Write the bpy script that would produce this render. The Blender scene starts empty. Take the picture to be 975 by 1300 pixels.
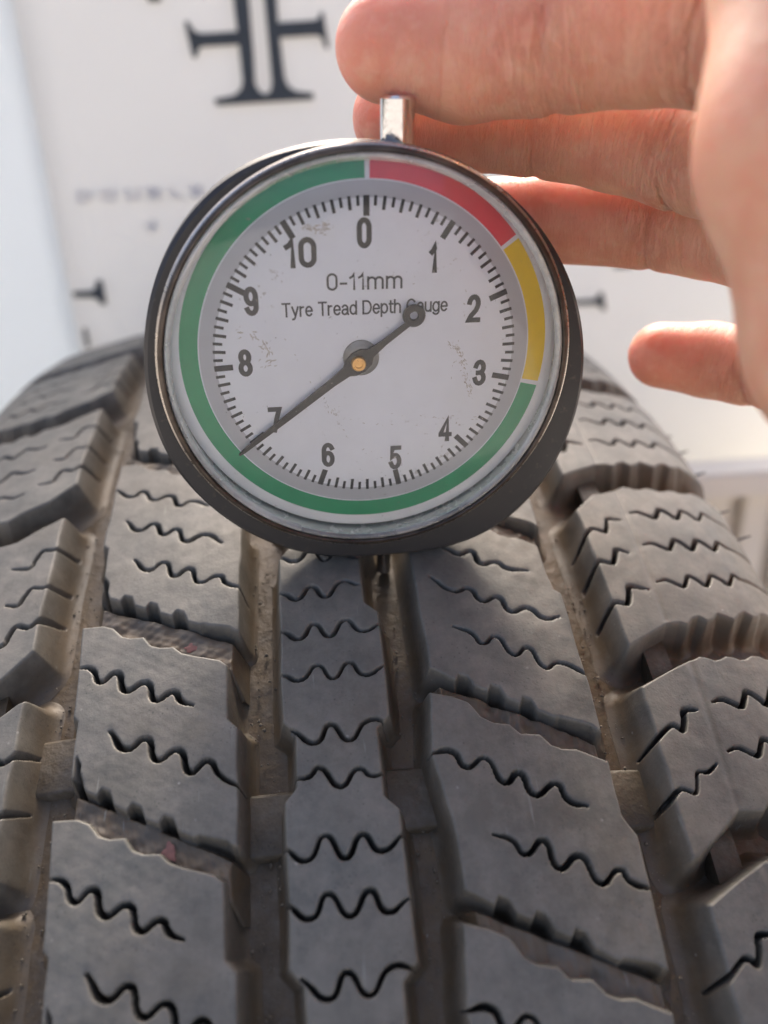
import bpy, bmesh, math, random
import numpy as np
from mathutils import Matrix, Vector

random.seed(4); rng = np.random.default_rng(4)
scene = bpy.context.scene
col = scene.collection

# ------------------------------------------------------------------ frame of reference
# everything is laid out in tyre units (tyre radius 300) and turned into metres by S
S = 0.85e-3
R0 = 300.0
BETA = math.radians(20.0)
AXLE = Vector((0, 0, R0 * S))
RX = Matrix.Rotation(BETA, 3, 'X')
def W(p):
    return RX @ (Vector(p) * S) + AXLE
def Wn(a):
    m = np.array(RX)
    return (np.asarray(a) * S) @ m.T + np.array(AXLE)

# ------------------------------------------------------------------ camera
CAM_POS = (0.0685, -101.419, 407.0145)
CAM_M = Matrix(((0.99465042, 0.07199318, -0.07407777),
                (-0.10329827, 0.69332700, -0.71318100),
                (0.00001595, 0.71701789, 0.69705476)))
FPX = 1050.0
cam_d = bpy.data.cameras.new('camera'); cam = bpy.data.objects.new('camera', cam_d); col.objects.link(cam)
cam_d.sensor_fit = 'VERTICAL'; cam_d.sensor_height = 36.0; cam_d.sensor_width = 27.0
cam_d.lens = FPX / 1300.0 * 36.0
cam_d.clip_start = 0.005; cam_d.clip_end = 200.0
cam.matrix_world = Matrix.Translation(W(CAM_POS)) @ (RX @ CAM_M).to_4x4()
cam_d.dof.use_dof = True
cam_d.dof.focus_distance = 130.0 * S
cam_d.dof.aperture_fstop = 12.0
scene.camera = cam

# ------------------------------------------------------------------ sky and sun (soft, behind and to the right)
SUN_AZ = math.radians(8.0)      # from straight ahead (+Y) towards +X
SUN_EL = math.radians(36.0)
world = bpy.data.worlds.new('World'); scene.world = world; world.use_nodes = True
nt = world.node_tree; nt.nodes.clear()
sky = nt.nodes.new('ShaderNodeTexSky'); sky.sky_type = 'NISHITA'; sky.sun_disc = False
sky.sun_elevation = SUN_EL; sky.sun_rotation = SUN_AZ
sky.air_density = 0.5; sky.dust_density = 8.0; sky.ozone_density = 0.3
bg = nt.nodes.new('ShaderNodeBackground'); bg.inputs['Strength'].default_value = 0.15
wo = nt.nodes.new('ShaderNodeOutputWorld')
nt.links.new(sky.outputs[0], bg.inputs[0]); nt.links.new(bg.outputs[0], wo.inputs[0])
sun_d = bpy.data.lights.new('sun', 'SUN'); sun = bpy.data.objects.new('sun', sun_d); col.objects.link(sun)
sun_d.energy = 1.5; sun_d.angle = math.radians(10.0); sun_d.color = (1.0, 0.9, 0.76)
sdir = Vector((math.sin(SUN_AZ) * math.cos(SUN_EL), math.cos(SUN_AZ) * math.cos(SUN_EL), math.sin(SUN_EL)))
sun.rotation_euler = sdir.to_track_quat('Z', 'Y').to_euler()
sun.location = sdir * 3
vs = scene.view_settings
vs.view_transform = 'Standard'; vs.look = 'None'; vs.gamma = 1.0; vs.exposure = 1.6; vs.use_curve_mapping = False

# ------------------------------------------------------------------ material helpers
def mat(name):
    m = bpy.data.materials.new(name); m.use_nodes = True
    n = m.node_tree; b = n.nodes['Principled BSDF']
    return m, n, b
def node(n, t, **kw):
    x = n.nodes.new(t)
    for k, v in kw.items():
        if k in x.inputs: x.inputs[k].default_value = v
        else: setattr(x, k, v)
    return x
def ramp(n, src, stops):
    r = n.nodes.new('ShaderNodeValToRGB'); e = r.color_ramp.elements
    while len(e) < len(stops): e.new(0.5)
    for i, (p, c) in enumerate(stops):
        e[i].position = p; e[i].color = (c, c, c, 1) if not isinstance(c, tuple) else (*c, 1)
    n.links.new(src, r.inputs[0]); return r.outputs[0]
def noise(n, scale, detail=4, rough=0.6, vec=None, out='Fac'):
    x = node(n, 'ShaderNodeTexNoise', Scale=scale, Detail=detail, Roughness=rough)
    if vec is None:
        tc = n.nodes.new('ShaderNodeTexCoord'); vec = tc.outputs['Object']
    n.links.new(vec, x.inputs['Vector']); return x.outputs[out]
def mixc(n, fac, a, b, mode='MIX'):
    x = n.nodes.new('ShaderNodeMix'); x.data_type = 'RGBA'; x.blend_type = mode
    def put(i, v):
        if isinstance(v, tuple): x.inputs[i].default_value = (*v, 1)
        elif isinstance(v, float): x.inputs[i].default_value = v
        else: n.links.new(v, x.inputs[i])
    put(0, fac); put(6, a); put(7, b); return x.outputs[2]
def math_(n, op, a, b=None, clamp=False):
    x = n.nodes.new('ShaderNodeMath'); x.operation = op; x.use_clamp = clamp
    for i, v in enumerate((a, b)):
        if v is None: continue
        if isinstance(v, (int, float)): x.inputs[i].default_value = v
        else: n.links.new(v, x.inputs[i])
    return x.outputs[0]
def bump(n, b, h, dist, strength=1.0, prev=None):
    x = node(n, 'ShaderNodeBump', Distance=dist, Strength=strength)
    n.links.new(h, x.inputs['Height'])
    if prev is not None: n.links.new(prev, x.inputs['Normal'])
    n.links.new(x.outputs[0], b.inputs['Normal']); return x.outputs[0]
def plain(name, c, rough=0.5, metal=0.0, spec=0.5, var=0.0, scale=400.0, bmp=0.0):
    m, n, b = mat(name)
    b.inputs['Base Color'].default_value = (*c, 1); b.inputs['Roughness'].default_value = rough
    b.inputs['Metallic'].default_value = metal; b.inputs['Specular IOR Level'].default_value = spec
    if var > 0:
        f = noise(n, scale)
        d = tuple(x * (1 - var) for x in c); e = tuple(min(1, x * (1 + var)) for x in c)
        n.links.new(mixc(n, f, d, e), b.inputs['Base Color'])
        rr = ramp(n, noise(n, scale * 2.3), [(0.3, max(0, rough - 0.12)), (0.7, min(1, rough + 0.15))])
        n.links.new(rr, b.inputs['Roughness'])
    if bmp > 0: bump(n, b, noise(n, scale * 3), bmp)
    return m

def rubber(name, top, dust, dustlo=0.0, usedirt=True):
    m, n, b = mat(name)
    n1 = noise(n, 55, 5); n2 = noise(n, 700, 6, 0.7); n3 = noise(n, 2600, 3); n4 = noise(n, 190, 4)
    c = mixc(n, ramp(n, n1, [(0.3, 0.0), (0.72, 1.0)]), tuple(x * 0.7 for x in top), tuple(x * 1.2 for x in top))
    c = mixc(n, ramp(n, n2, [(0.35, 0.0), (0.8, 0.55)]), c, tuple(x * 1.5 for x in top))
    tcs = n.nodes.new('ShaderNodeTexCoord'); mp = n.nodes.new('ShaderNodeMapping'); mp.inputs['Scale'].default_value = (900, 45, 300)
    n.links.new(tcs.outputs['Object'], mp.inputs['Vector']); st = noise(n, 1.0, 4, 0.6, mp.outputs['Vector'])
    c = mixc(n, ramp(n, st, [(0.45, 0.0), (0.8, 0.3)]), c, tuple(x * 1.6 for x in top))
    br = noise(n, 28, 3)
    c = mixc(n, ramp(n, br, [(0.38, 0.0), (0.7, 0.8)]), c, (top[0] * 1.12, top[1] * 0.93, top[2] * 0.76))
    fm = noise(n, 170, 7, 0.76)
    c = mixc(n, ramp(n, fm, [(0.42, 0.0), (0.66, 0.6)]), c, (0.23, 0.212, 0.18))
    dk = noise(n, 75, 6, 0.7)
    c = mixc(n, ramp(n, dk, [(0.52, 0.0), (0.7, 0.55)]), c, tuple(x * 0.5 for x in top))
    if usedirt:
        at = n.nodes.new('ShaderNodeAttribute'); at.attribute_name = 'dirt'
        f = math_(n, 'MULTIPLY', at.outputs['Fac'], ramp(n, n4, [(0.25, 0.35), (0.65, 1.0)]), True)
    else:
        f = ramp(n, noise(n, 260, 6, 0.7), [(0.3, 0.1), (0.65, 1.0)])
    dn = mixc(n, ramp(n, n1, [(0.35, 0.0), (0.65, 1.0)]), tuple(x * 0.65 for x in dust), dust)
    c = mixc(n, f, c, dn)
    # pale grit grains
    v = node(n, 'ShaderNodeTexVoronoi', Scale=520.0); tc = n.nodes.new('ShaderNodeTexCoord'); n.links.new(tc.outputs['Object'], v.inputs['Vector'])
    grit = ramp(n, v.outputs['Distance'], [(0.07, 1.0), (0.13, 0.0)])
    grit = math_(n, 'MULTIPLY', grit, ramp(n, noise(n, 300, 2), [(0.58, 0.0), (0.66, 0.8)]))
    c = mixc(n, grit, c, (0.30, 0.29, 0.27))
    vp = node(n, 'ShaderNodeTexVoronoi', Scale=1500.0); n.links.new(tcs.outputs['Object'], vp.inputs['Vector'])
    pore = math_(n, 'MULTIPLY', ramp(n, vp.outputs['Distance'], [(0.12, 1.0), (0.25, 0.0)]), ramp(n, noise(n, 260, 3), [(0.5, 0.0), (0.62, 0.6)]))
    c = mixc(n, pore, c, tuple(x * 0.45 for x in top))
    mp2 = n.nodes.new('ShaderNodeMapping'); mp2.inputs['Scale'].default_value = (1400, 130, 300); mp2.inputs['Rotation'].default_value = (0, 0, 0.5)
    n.links.new(tcs.outputs['Object'], mp2.inputs['Vector']); sc_ = noise(n, 1.0, 2, 0.5, mp2.outputs['Vector'])
    scr = math_(n, 'MULTIPLY', ramp(n, sc_, [(0.68, 0.0), (0.74, 0.6)]), ramp(n, noise(n, 90, 2), [(0.5, 0.0), (0.6, 1.0)]))
    c = mixc(n, scr, c, tuple(x * 2.3 for x in top))
    n.links.new(c, b.inputs['Base Color'])
    n.links.new(ramp(n, n2, [(0.3, 0.42), (0.75, 0.66)]), b.inputs['Roughness'])
    b.inputs['Specular IOR Level'].default_value = 0.6
    p1 = bump(n, b, n4, 0.00022 if usedirt else 0.0009, 0.6)
    p2 = bump(n, b, n2, 0.00008, 0.8, p1)
    bump(n, b, n3, 0.00003, 0.8, p2)
    return m

M_RUB = rubber('worn_rubber', (0.114, 0.116, 0.103), (0.15, 0.106, 0.06))
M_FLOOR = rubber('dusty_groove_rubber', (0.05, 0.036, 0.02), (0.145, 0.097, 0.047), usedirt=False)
M_BAR = rubber('wear_bar_rubber', (0.06, 0.05, 0.036), (0.10, 0.073, 0.04), usedirt=False)
M_SIDE = rubber('sidewall_rubber', (0.10, 0.096, 0.09), (0.16, 0.14, 0.11), usedirt=False)

# ------------------------------------------------------------------ object helpers
def mesh_obj(name, verts, faces, material, parent=None, smooth=True, attrs=None):
    me = bpy.data.meshes.new(name)
    verts = np.asarray(verts, dtype=np.float32)
    if isinstance(faces, np.ndarray):
        k = faces.shape[1]
        me.vertices.add(len(verts)); me.vertices.foreach_set('co', verts.ravel())
        me.loops.add(faces.size); me.loops.foreach_set('vertex_index', faces.ravel().astype(np.int32))
        me.polygons.add(len(faces)); me.polygons.foreach_set('loop_start', np.arange(0, faces.size, k, dtype=np.int32))
        me.update(calc_edges=True)
    else:
        me.from_pydata([tuple(map(float, v)) for v in verts], [], [tuple(map(int, f)) for f in faces]); me.update()
    me.validate()
    if smooth: me.polygons.foreach_set('use_smooth', [True] * len(me.polygons))
    for k, v in (attrs or {}).items():
        v = np.asarray(v, dtype=np.float32)
        if v.ndim == 1:
            a = me.attributes.new(k, 'FLOAT', 'POINT'); a.data.foreach_set('value', v)
        else:
            a = me.attributes.new(k, 'FLOAT_VECTOR', 'POINT'); a.data.foreach_set('vector', v.ravel())
    me.materials.append(material)
    o = bpy.data.objects.new(name, me); col.objects.link(o)
    if parent is not None: o.parent = parent
    return o
def bm_obj(name, bm, material, parent=None, smooth=True, angle=35):
    me = bpy.data.meshes.new(name)
    bmesh.ops.recalc_face_normals(bm, faces=bm.faces)
    if smooth:
        for f in bm.faces: f.smooth = True
        for e in bm.edges:
            if len(e.link_faces) == 2 and e.calc_face_angle(0) > math.radians(angle): e.smooth = False
    bm.to_mesh(me); bm.free(); me.materials.append(material)
    o = bpy.data.objects.new(name, me); col.objects.link(o)
    if parent is not None: o.parent = parent
    return o
def tag(o, label=None, cat=None, group=None, kind=None):
    if label: o['label'] = label
    if cat: o['category'] = cat
    if group: o['group'] = group
    if kind: o['kind'] = kind
    return o
def empty(name, loc=(0, 0, 0)):
    o = bpy.data.objects.new(name, None); o.empty_display_size = 0.02; o.location = loc; col.objects.link(o); return o

# ------------------------------------------------------------------ ground
m, n, b = mat('pale_concrete')
c = mixc(n, noise(n, 6, 6), (0.30, 0.285, 0.26), (0.44, 0.42, 0.39)); n.links.new(c, b.inputs['Base Color'])
b.inputs['Roughness'].default_value = 0.9; bump(n, b, noise(n, 60, 5), 0.002)
g = mesh_obj('ground', [(-60, -60, 0), (60, -60, 0), (60, 60, 0), (-60, 60, 0)], [(0, 1, 2, 3)], m, smooth=False)
tag(g, 'pale concrete ground under the tyre', kind='structure')

# ------------------------------------------------------------------ tyre
DEPTH = 8.0
def rad(x):
    ax = np.abs(x); e = np.maximum(ax - 74.0, 0)
    return R0 - ax * ax / 600.0 - 0.035 * e * e
tyre = empty('tyre', (0, 0, 0))
tag(tyre, 'worn black winter tyre with zigzag siped tread under the gauge', 'tyre')

def place(o, ds=0.0):
    o.location = AXLE; o.rotation_euler = (BETA + ds / R0, 0, 0); return o
def lathe_ring(name, prof, material, seg=480, closed=False):
    prof = np.array(prof, float); k = len(prof)
    th = np.linspace(0, 2 * math.pi, seg, endpoint=False)
    v = np.stack([np.repeat(prof[None, :, 0], seg, 0), -prof[None, :, 1] * np.sin(th)[:, None], prof[None, :, 1] * np.cos(th)[:, None]], -1).reshape(-1, 3) * S
    i = np.arange(seg)[:, None]; j = np.arange(k if closed else k - 1)[None, :]
    a = i * k + j; bb = i * k + (j + 1) % k; cc = ((i + 1) % seg) * k + (j + 1) % k; d = ((i + 1) % seg) * k + j
    f = np.stack([a, bb, cc, d], -1).reshape(-1, 4)
    return place(mesh_obj(name, v, f, material, tyre))
xs = np.linspace(-86, 86, 61)
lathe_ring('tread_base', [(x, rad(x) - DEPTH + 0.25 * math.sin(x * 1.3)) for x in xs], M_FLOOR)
for sg in (1, -1):
    pr = [(86.0, rad(86.0) - DEPTH), (88.2, 276), (89.5, 270), (90.2, 262), (92.5, 258), (95.5, 240), (97.0, 222), (95, 204), (90, 192), (84, 184), (79, 178), (74, 176), (70, 178)]
    lathe_ring('sidewall', [(sg * x, r) for x, r in pr][::sg], M_SIDE, 360)
lathe_ring('inner_liner', [(-70, 178), (-76, 190), (-86, 215), (-84, 250), (-60, 276), (0, 284), (60, 276), (84, 250), (86, 215), (76, 190), (70, 178)], plain('inner_rubber', (0.03, 0.03, 0.03), 0.7), 180)

# --- tread pieces: height fields over (x, s), s = arc length towards the camera
def smooth_line(pts, step=0.3, k=0.8):
    p = np.array(pts, float)
    q = np.vstack([2 * p[0] - p[1], p, 2 * p[-1] - p[-2]]); out = []
    for i in range(1, len(q) - 2):
        n_ = max(2, int(np.hypot(*(q[i + 1] - q[i])) / step)); t = np.linspace(0, 1, n_, endpoint=False)[:, None]
        a, b_, c_, d = q[i - 1], q[i], q[i + 1], q[i + 2]
        m0, m1 = k * (c_ - a), k * (d - b_)
        out.append((2 * t**3 - 3 * t**2 + 1) * b_ + (t**3 - 2 * t**2 + t) * m0 + (-2 * t**3 + 3 * t**2) * c_ + (t**3 - t**2) * m1)
    return np.vstack(out + [p[-1:]])
def dist_line(X, Y, L):
    best = np.full(X.shape, 1e9)
    for (ax, ay), (bx, by) in zip(L[:-1], L[1:]):
        ex, ey = bx - ax, by - ay; ll = ex * ex + ey * ey + 1e-12
        t = np.clip(((X - ax) * ex + (Y - ay) * ey) / ll, 0, 1)
        best = np.minimum(best, (X - ax - t * ex) ** 2 + (Y - ay - t * ey) ** 2)
    return np.sqrt(best)
def poly_sd(X, Y, P):
    P = np.asarray(P, float); inside = np.zeros(X.shape, bool)
    Q = np.roll(P, -1, 0)
    for (ax, ay), (bx, by) in zip(P, Q):
        cnd = (ay > Y) != (by > Y)
        xi = (bx - ax) * (Y - ay) / (by - ay + 1e-12) + ax
        inside ^= cnd & (X < xi)
    d = dist_line(X, Y, np.vstack([P, P[:1]]))
    return np.where(inside, d, -d)
def smin(a, b, k):
    h = np.clip(0.5 + 0.5 * (b - a) / k, 0, 1); return b * (1 - h) + a * h - k * h * (1 - h)
def lowfreq(X, Y, seed, sc, n_=7):
    r = np.random.default_rng(seed); o = np.zeros(X.shape)
    for _ in range(n_):
        a, b_, p_ = r.normal(0, 1 / sc), r.normal(0, 1 / sc), r.uniform(0, 6.28); o += np.sin(a * X + b_ * Y + p_)
    return o / math.sqrt(n_)

GRID = 0.18
def tread_piece(name, x0, x1, s0, s1, sdf, sipes, wallw, seed, shallow=(), material=None, apron=None):
    X, Y = np.meshgrid(np.arange(x0, x1 + 1e-6, GRID), np.arange(s0, s1 + 1e-6, GRID))
    Xd = X + 0.10 * lowfreq(X, Y, seed + 7, 2.2); Yd = Y + 0.10 * lowfreq(X, Y, seed + 8, 2.2)
    d = sdf(Xd, Yd)
    w = wallw(X, Y) if callable(wallw) else wallw
    ramp_ = DEPTH + d * DEPTH / w
    h = smin(np.full(X.shape, DEPTH), ramp_, 0.9)
    h = np.where(h < 3.2, 3.2 * np.exp(np.minimum((h - 3.2) / 3.2, 0)) - 0.28, h - 0.28 * np.clip((4.5 - h) / 1.3, 0, 1))
    h = np.where(ramp_ < -5.2, -0.6, h)
    dirt = np.clip(1.15 - h / DEPTH * 1.1, 0, 1) * (h < DEPTH - 0.4)
    if apron:   # the shallow, dirt-filled side slot in front of the block
        (ax, ay), (bx, by), ah, al = apron
        q = Y - (ay + (by - ay) * (X - ax) / (bx - ax)); lim = np.minimum(np.minimum(X - ax, bx - X) * 3.0, (al - q) * 2.0)
        ha = np.minimum(ah + 0.35 * lowfreq(X, Y, seed + 5, 1.6) + 0.12 * lowfreq(X, Y, seed + 6, 0.5), lim + ah) - np.clip((2.0 - q) * 4.0, 0, 30)
        dirt = np.where(ha > h, 1.0, dirt); h = np.maximum(h, ha)
    cut = np.zeros(X.shape)
    for L, hw, dep, kk in sipes:
        L = smooth_line(L, 0.3, kk); lo = L.min(0) - 2; hi = L.max(0) + 2
        msk = (X > lo[0]) & (X < hi[0]) & (Y > lo[1]) & (Y < hi[1])
        dd = dist_line(X[msk], Y[msk], L)
        # the slot tapers shut at its ends and breathes along its length
        ends = np.minimum(np.hypot(X[msk] - L[0, 0], Y[msk] - L[0, 1]), np.hypot(X[msk] - L[-1, 0], Y[msk] - L[-1, 1]))
        hwv = hw * np.clip(0.25 + ends / 3.0, 0.25, 1.0) * (1 + 0.4 * lowfreq(X[msk], Y[msk], seed + 3, 3.0)) - 0.08 * np.clip(1 - ends / 2.0, 0, 1)
        cc = dep * np.clip((hwv + 0.22 - dd) / 0.34, 0, 1)
        round_ = 0.07 * np.exp(-(dd / 0.8) ** 2)
        cut[msk] = np.maximum(cut[msk], cc + round_)
    h = np.where(h > 0.5, np.maximum(h - cut, np.minimum(h, 1.2)), h)
    dirt = np.maximum(dirt, np.clip(cut / 3.0, 0, 1) * np.clip(0.35 + 0.4 * lowfreq(X, Y, seed + 9, 2.5), 0, 0.8))
    for L, hw, dep in shallow:
        h = h - dep * np.exp(-(dist_line(X, Y, np.array(L)) / hw) ** 2)
    h = h + 0.07 * lowfreq(X, Y, seed, 4.0) * (h > 2) + 0.018 * lowfreq(X, Y, seed + 1, 0.9) * (h > 2)
    keep = h > -0.55
    kc = keep[:-1, :-1] | keep[1:, :-1] | keep[:-1, 1:] | keep[1:, 1:]
    ny, nx = X.shape; idx = np.arange(ny * nx).reshape(ny, nx)
    f = np.stack([idx[:-1, :-1][kc], idx[:-1, 1:][kc], idx[1:, 1:][kc], idx[1:, :-1][kc]], -1)
    used = np.unique(f); mp = np.full(ny * nx, -1); mp[used] = np.arange(len(used)); f = mp[f]
    Xf, Yf, hf = X.ravel()[used], Y.ravel()[used], h.ravel()[used]
    r = rad(Xf) - DEPTH + hf; th = Yf / R0
    v = np.stack([Xf, -r * np.sin(th), r * np.cos(th)], -1) * S
    return mesh_obj(name, v, f[:, ::-1], material or M_RUB, tyre, attrs={'dirt': dirt.ravel()[used]})

def copies(proto, shifts):
    place(proto, 0.0)
    for ds in shifts:
        c_ = proto.copy(); col.objects.link(c_); c_.parent = tyre; place(c_, ds)

def fluted(poly, line, x0, per, xa, xb, broad, amp=1.35):
    """block outline whose near wall carries upright half-round recesses"""
    (ax, ay), (bx, by) = line
    def f(X, Y):
        d = poly_sd(X, Y, poly); yl = ay + (by - ay) * (X - ax) / (bx - ax)
        g_ = np.clip((Y - yl + 3.5) / 1.5, 0, 1)
        w_ = np.clip(0.25 + np.cos((X - x0) * 2 * math.pi / per) * 1.1, 0, 1) * (X > xa) * (X < xb)
        w_ = np.maximum(w_, 0.35 * np.clip((X - broad[0]) / 0.7, 0, 1) * np.clip((broad[1] - X) / 0.7, 0, 1))
        return d - amp * w_ * g_
    return f
def rot180(L, c): return [(-x, -y + c) for x, y in L]
SW, SD = 0.17, 5.0
def sip(Ls, hw=SW, k=0.8): return [(L, hw, SD, k) for L in Ls]

# left-centre row
LCtop = [(-41, 11.3), (-37.5, 11.5), (-35.7, 12.4), (-34, 14.4), (-32.6, 15), (-30.4, 15.2), (-29.2, 17.0), (-27.6, 17.7), (-25.4, 17.9), (-24, 19.2), (-22.3, 19.9), (-17.8, 21.5), (-16.6, 22.6)]
LC_short = LCtop + [(-16.4, 31.8), (-14.9, 33.4), (-14.8, 50.6), (-20.5, 48.9), (-30, 44.2), (-36.4, 40.4), (-39.2, 38.0), (-39.4, 29), (-40.3, 28)]
LC_long = [(x + 0.8 if x < -40 else x, y - 43.1) for x, y in LCtop] + [(-16.4, -10), (-14.9, -8.4), (-14.9, 16.2), (-20.3, 14.7), (-30, 9.6), (-38.7, 5.0), (-39.2, -6.5), (-40.2, -7.5)]
A = [(-39.8, -23.4), (-36.8, -20.5), (-34.3, -21.5), (-32.1, -18.5), (-28.8, -18.9), (-27, -15.7), (-24.5, -16.4), (-21.4, -14.6)]
B = [(-36.6, -13.3), (-34, -10.1), (-31.1, -11.3), (-29.3, -8), (-26.7, -8.9), (-25, -5.4), (-21.4, -6.5), (-18.4, -3.9)]
Cc = [(-33.9, -2.5), (-31.2, 0.6), (-28.2, -0.7), (-26.5, 2.8), (-23.6, 1.7), (-22, 5.1), (-18.6, 4.1), (-17.1, 6.1), (-14.2, 7.4)]
D = [(-40.6, 19.2), (-38.3, 20.0), (-36.7, 22.6), (-34.1, 21.4), (-32.5, 24.8), (-29.2, 23.9), (-27.7, 27.1), (-24.9, 26.2), (-23.6, 27.9), (-21.7, 28.9)]
Ee = [(-34.1, 31.5), (-31.5, 34.6), (-28.4, 33.4), (-26.8, 36.9), (-23.5, 35.9), (-21.8, 39.4), (-19.1, 38.1), (-17.2, 40.6), (-14.2, 42.6)]
o = tread_piece('tread_block', -44, -11, -35, 26, fluted(LC_long, ((-39, 4), (-15, 15.5)), -34.0, 4.6, -38.8, -22.6, (-21.4, -15.6)), sip([A, B, Cc]), 1.5, 11, apron=((-38.5, 5), (-16, 15.5), 6.2, 7.5)); copies(o, [-42.7, -85.4, -128.1, -170.8])
o = tread_piece('tread_block', -44, -11, 8, 60, fluted(LC_short, ((-39, 37.5), (-15, 50)), -33.7, 4.65, -38.8, -22.0, (-20.8, -15.6)), sip([D, Ee], 0.21), 1.5, 12, apron=((-38.5, 38.3), (-16, 50), 6.2, 7.0)); copies(o, [32.6, 65.2, 97.8, 130.4])

# right-centre row
RCtop = [(14.6, 30.4), (17.9, 31.3), (20.2, 32.6), (21.8, 35.0), (23.6, 36.0), (26.0, 36.4), (27.4, 38.0), (30.2, 38.3), (31.7, 40.2), (33.2, 41.0), (35.3, 41.2), (39.7, 43.1)]
RC_short = RCtop + [(39.7, 51.2), (41.2, 54), (40.7, 70.9), (34.4, 69.3), (24.7, 64.0), (19.2, 61.3), (15.6, 59.2), (15.4, 52), (14.3, 44.5), (13.6, 40)]
RC_long = [(x if x < 38 else 38.6, y - 42.2) for x, y in RCtop] + [(38.6, 7), (39.1, 11.3), (40.2, 12.2), (40.2, 29), (40, 38.0), (34.2, 36.2), (24.4, 31.0), (18.8, 28.4), (15.2, 26.2)]
a_ = [(20.6, 1.0), (22, 2), (23.8, 3), (26.1, 2.4), (27.2, 5.2), (30, 5.0), (31.9, 6.6), (35.3, 7.2)]
b_ = [(17.8, 8.1), (21.1, 11.2), (24.1, 10.9), (25.8, 13.6), (28.8, 13.0), (30.3, 16.0), (33.4, 15.4), (35.8, 17.6), (38.5, 17.3)]
c_ = [(20.1, 18.6), (22.9, 20.1), (24.4, 22.2), (27, 21.0), (29, 24.5), (31.8, 23.4), (33.6, 27.0), (36.6, 26.3), (40.6, 28.7)]
d_ = [(13.2, 40.2), (16.5, 40.2), (18.3, 42.7), (21.4, 41.6), (23.3, 45.3), (26, 44.1), (27.5, 47.4), (31, 46.0), (32.3, 48.5), (34.9, 49.5)]
e_ = [(20.5, 52.4), (23, 53.4), (24.6, 55.4), (27.5, 53.8), (28.8, 57.5), (32.2, 56.2), (34.1, 59.9), (37.2, 58.4), (38.6, 60.1), (41.4, 61.2)]
o = tread_piece('tread_block', 11, 44, -16, 46, fluted(RC_long, ((15.2, 26), (40, 37.3)), 20.4, 4.6, 17.8, 32, (33.4, 39.4)), sip([a_, b_, c_]), 1.7, 21, apron=((16.4, 26.8), (39, 37.6), 6.2, 6.0)); copies(o, [-42.4, -84.8, -127.2, -169.6])
o = tread_piece('tread_block', 11, 45, 27, 79, fluted(RC_short, ((15.6, 59), (40.5, 70.4)), 20.6, 4.7, 18, 32.4, (34.5, 40)), sip([d_, e_], 0.24), 1.7, 22, apron=((16.6, 59.8), (39.6, 70.5), 6.2, 6.0)); copies(o, [32.8, 65.6, 98.4, 131.2])

# right shoulder row
def wav(x0, x1, y0, y1, amp, per):
    n_ = int(abs(x1 - x0) / 1.2); t = np.linspace(0, 1, n_)
    return [(x0 + (x1 - x0) * q, y0 + (y1 - y0) * q + amp * math.cos((x0 + (x1 - x0) * q - 61.6) * 2 * math.pi / per)) for q in t]
EX = 85.5
RS_long = [(50, 22.8), (49.4, 23), (49.0, -9.2), (53.5, -14.2), (59.0, -16.4)] + wav(60, 78, -17.2, -18.4, -0.45, 5.2) + [(80, -18.6), (EX, -18.8), (EX, 14.0), (78, 14.7)] + wav(77, 60.5, 15.1, 17.9, 0.8, 4.9) + [(57.7, 18.4)]
RS_short = [(49.6, 57.6), (48.6, 57.8), (49.0, 30.9), (59.2, 25.9)] + wav(60, 78, 25.6, 24.7, -0.45, 5.2) + [(80, 24.6), (EX, 24.3), (EX, 48.2), (78, 49)] + wav(77, 62.5, 49.3, 51.2, 0.8, 4.9) + [(58.3, 51.5)]
i11 = [(46.4, -0.2), (47.6, -0.9), (50.5, -4), (53.0, -3.4), (54.0, -5.4), (54.6, -7.1), (57.3, -7)]
i12 = [(45.6, 8.4), (46.6, 7.6), (49.3, 4.6), (51.9, 4.9), (53.0, 3.0), (53.8, 1.4), (56, 2)]
i13 = [(45.9, 17.4), (46.9, 16.6), (49.4, 14.1), (51.7, 14.3), (52.8, 12.2), (53.5, 10.3), (56.9, 10.9)]
def saw(x0, y0, dy):
    L = [(x0, y0), (x0 + 2.0, y0 - 0.5), (x0 + 4.8, y0 + 0.8)]
    x = x0 + 4.8; y = y0 + 0.8
    for k in range(3):
        L += [(x + 1.1, y - 1.2), (x + 2.1, y - 2.7 + 0.0), (x + 3.4, y - 2.0), (x + 4.9, y - 0.15 + dy)]; x += 4.9; y += -0.15 + dy
    L = L[:-1] + [(x + 0.5, y - 1.4), (EX + 3, y - 1.6)]
    return L
o11, o12, o13 = saw(60, -9.3, -0.2), saw(59.8, -0.4, -0.3), saw(59.2, 9.0, -0.5)
i21 = [(47.0, 41.2), (48.3, 40.2), (51.9, 37.7), (53.4, 38.6), (54.3, 37.0), (54.9, 35.2), (57.2, 35.1)]
i22 = [(46.2, 50.6), (47.4, 49.8), (50, 47.8), (52.2, 48.5), (53.0, 47.0), (53.6, 45.4), (55.5, 45.3), (57.2, 44.2)]
o21, o22 = saw(60.5, 33.7, -0.3), saw(60.0, 42.1, -0.4)
def wallRS(X, Y): return 1.6 + 1.2 * np.clip((54 - X) / 5, 0, 1) + 3.0 * np.clip((X - 80) / 4, 0, 1)
def wallLS(X, Y): return wallRS(-X, Y)
RSl_sip = [i11, i12, i13, o11, o12, o13]; RSs_sip = [i21, i22, o21, o22]
ridge_l = [([(59.2, -16), (57.8, 17.5)], 0.6, 0.16)]; ridge_s = [([(59.2, 26), (58.2, 51)], 0.6, 0.16)]
o = tread_piece('shoulder_block', 42, 93, -24, 29, lambda X, Y: poly_sd(X, Y, RS_long), sip(RSl_sip, 0.24, 0.45), wallRS, 31, ridge_l); copies(o, [-43.5, -87, -130.5, -174])
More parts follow.
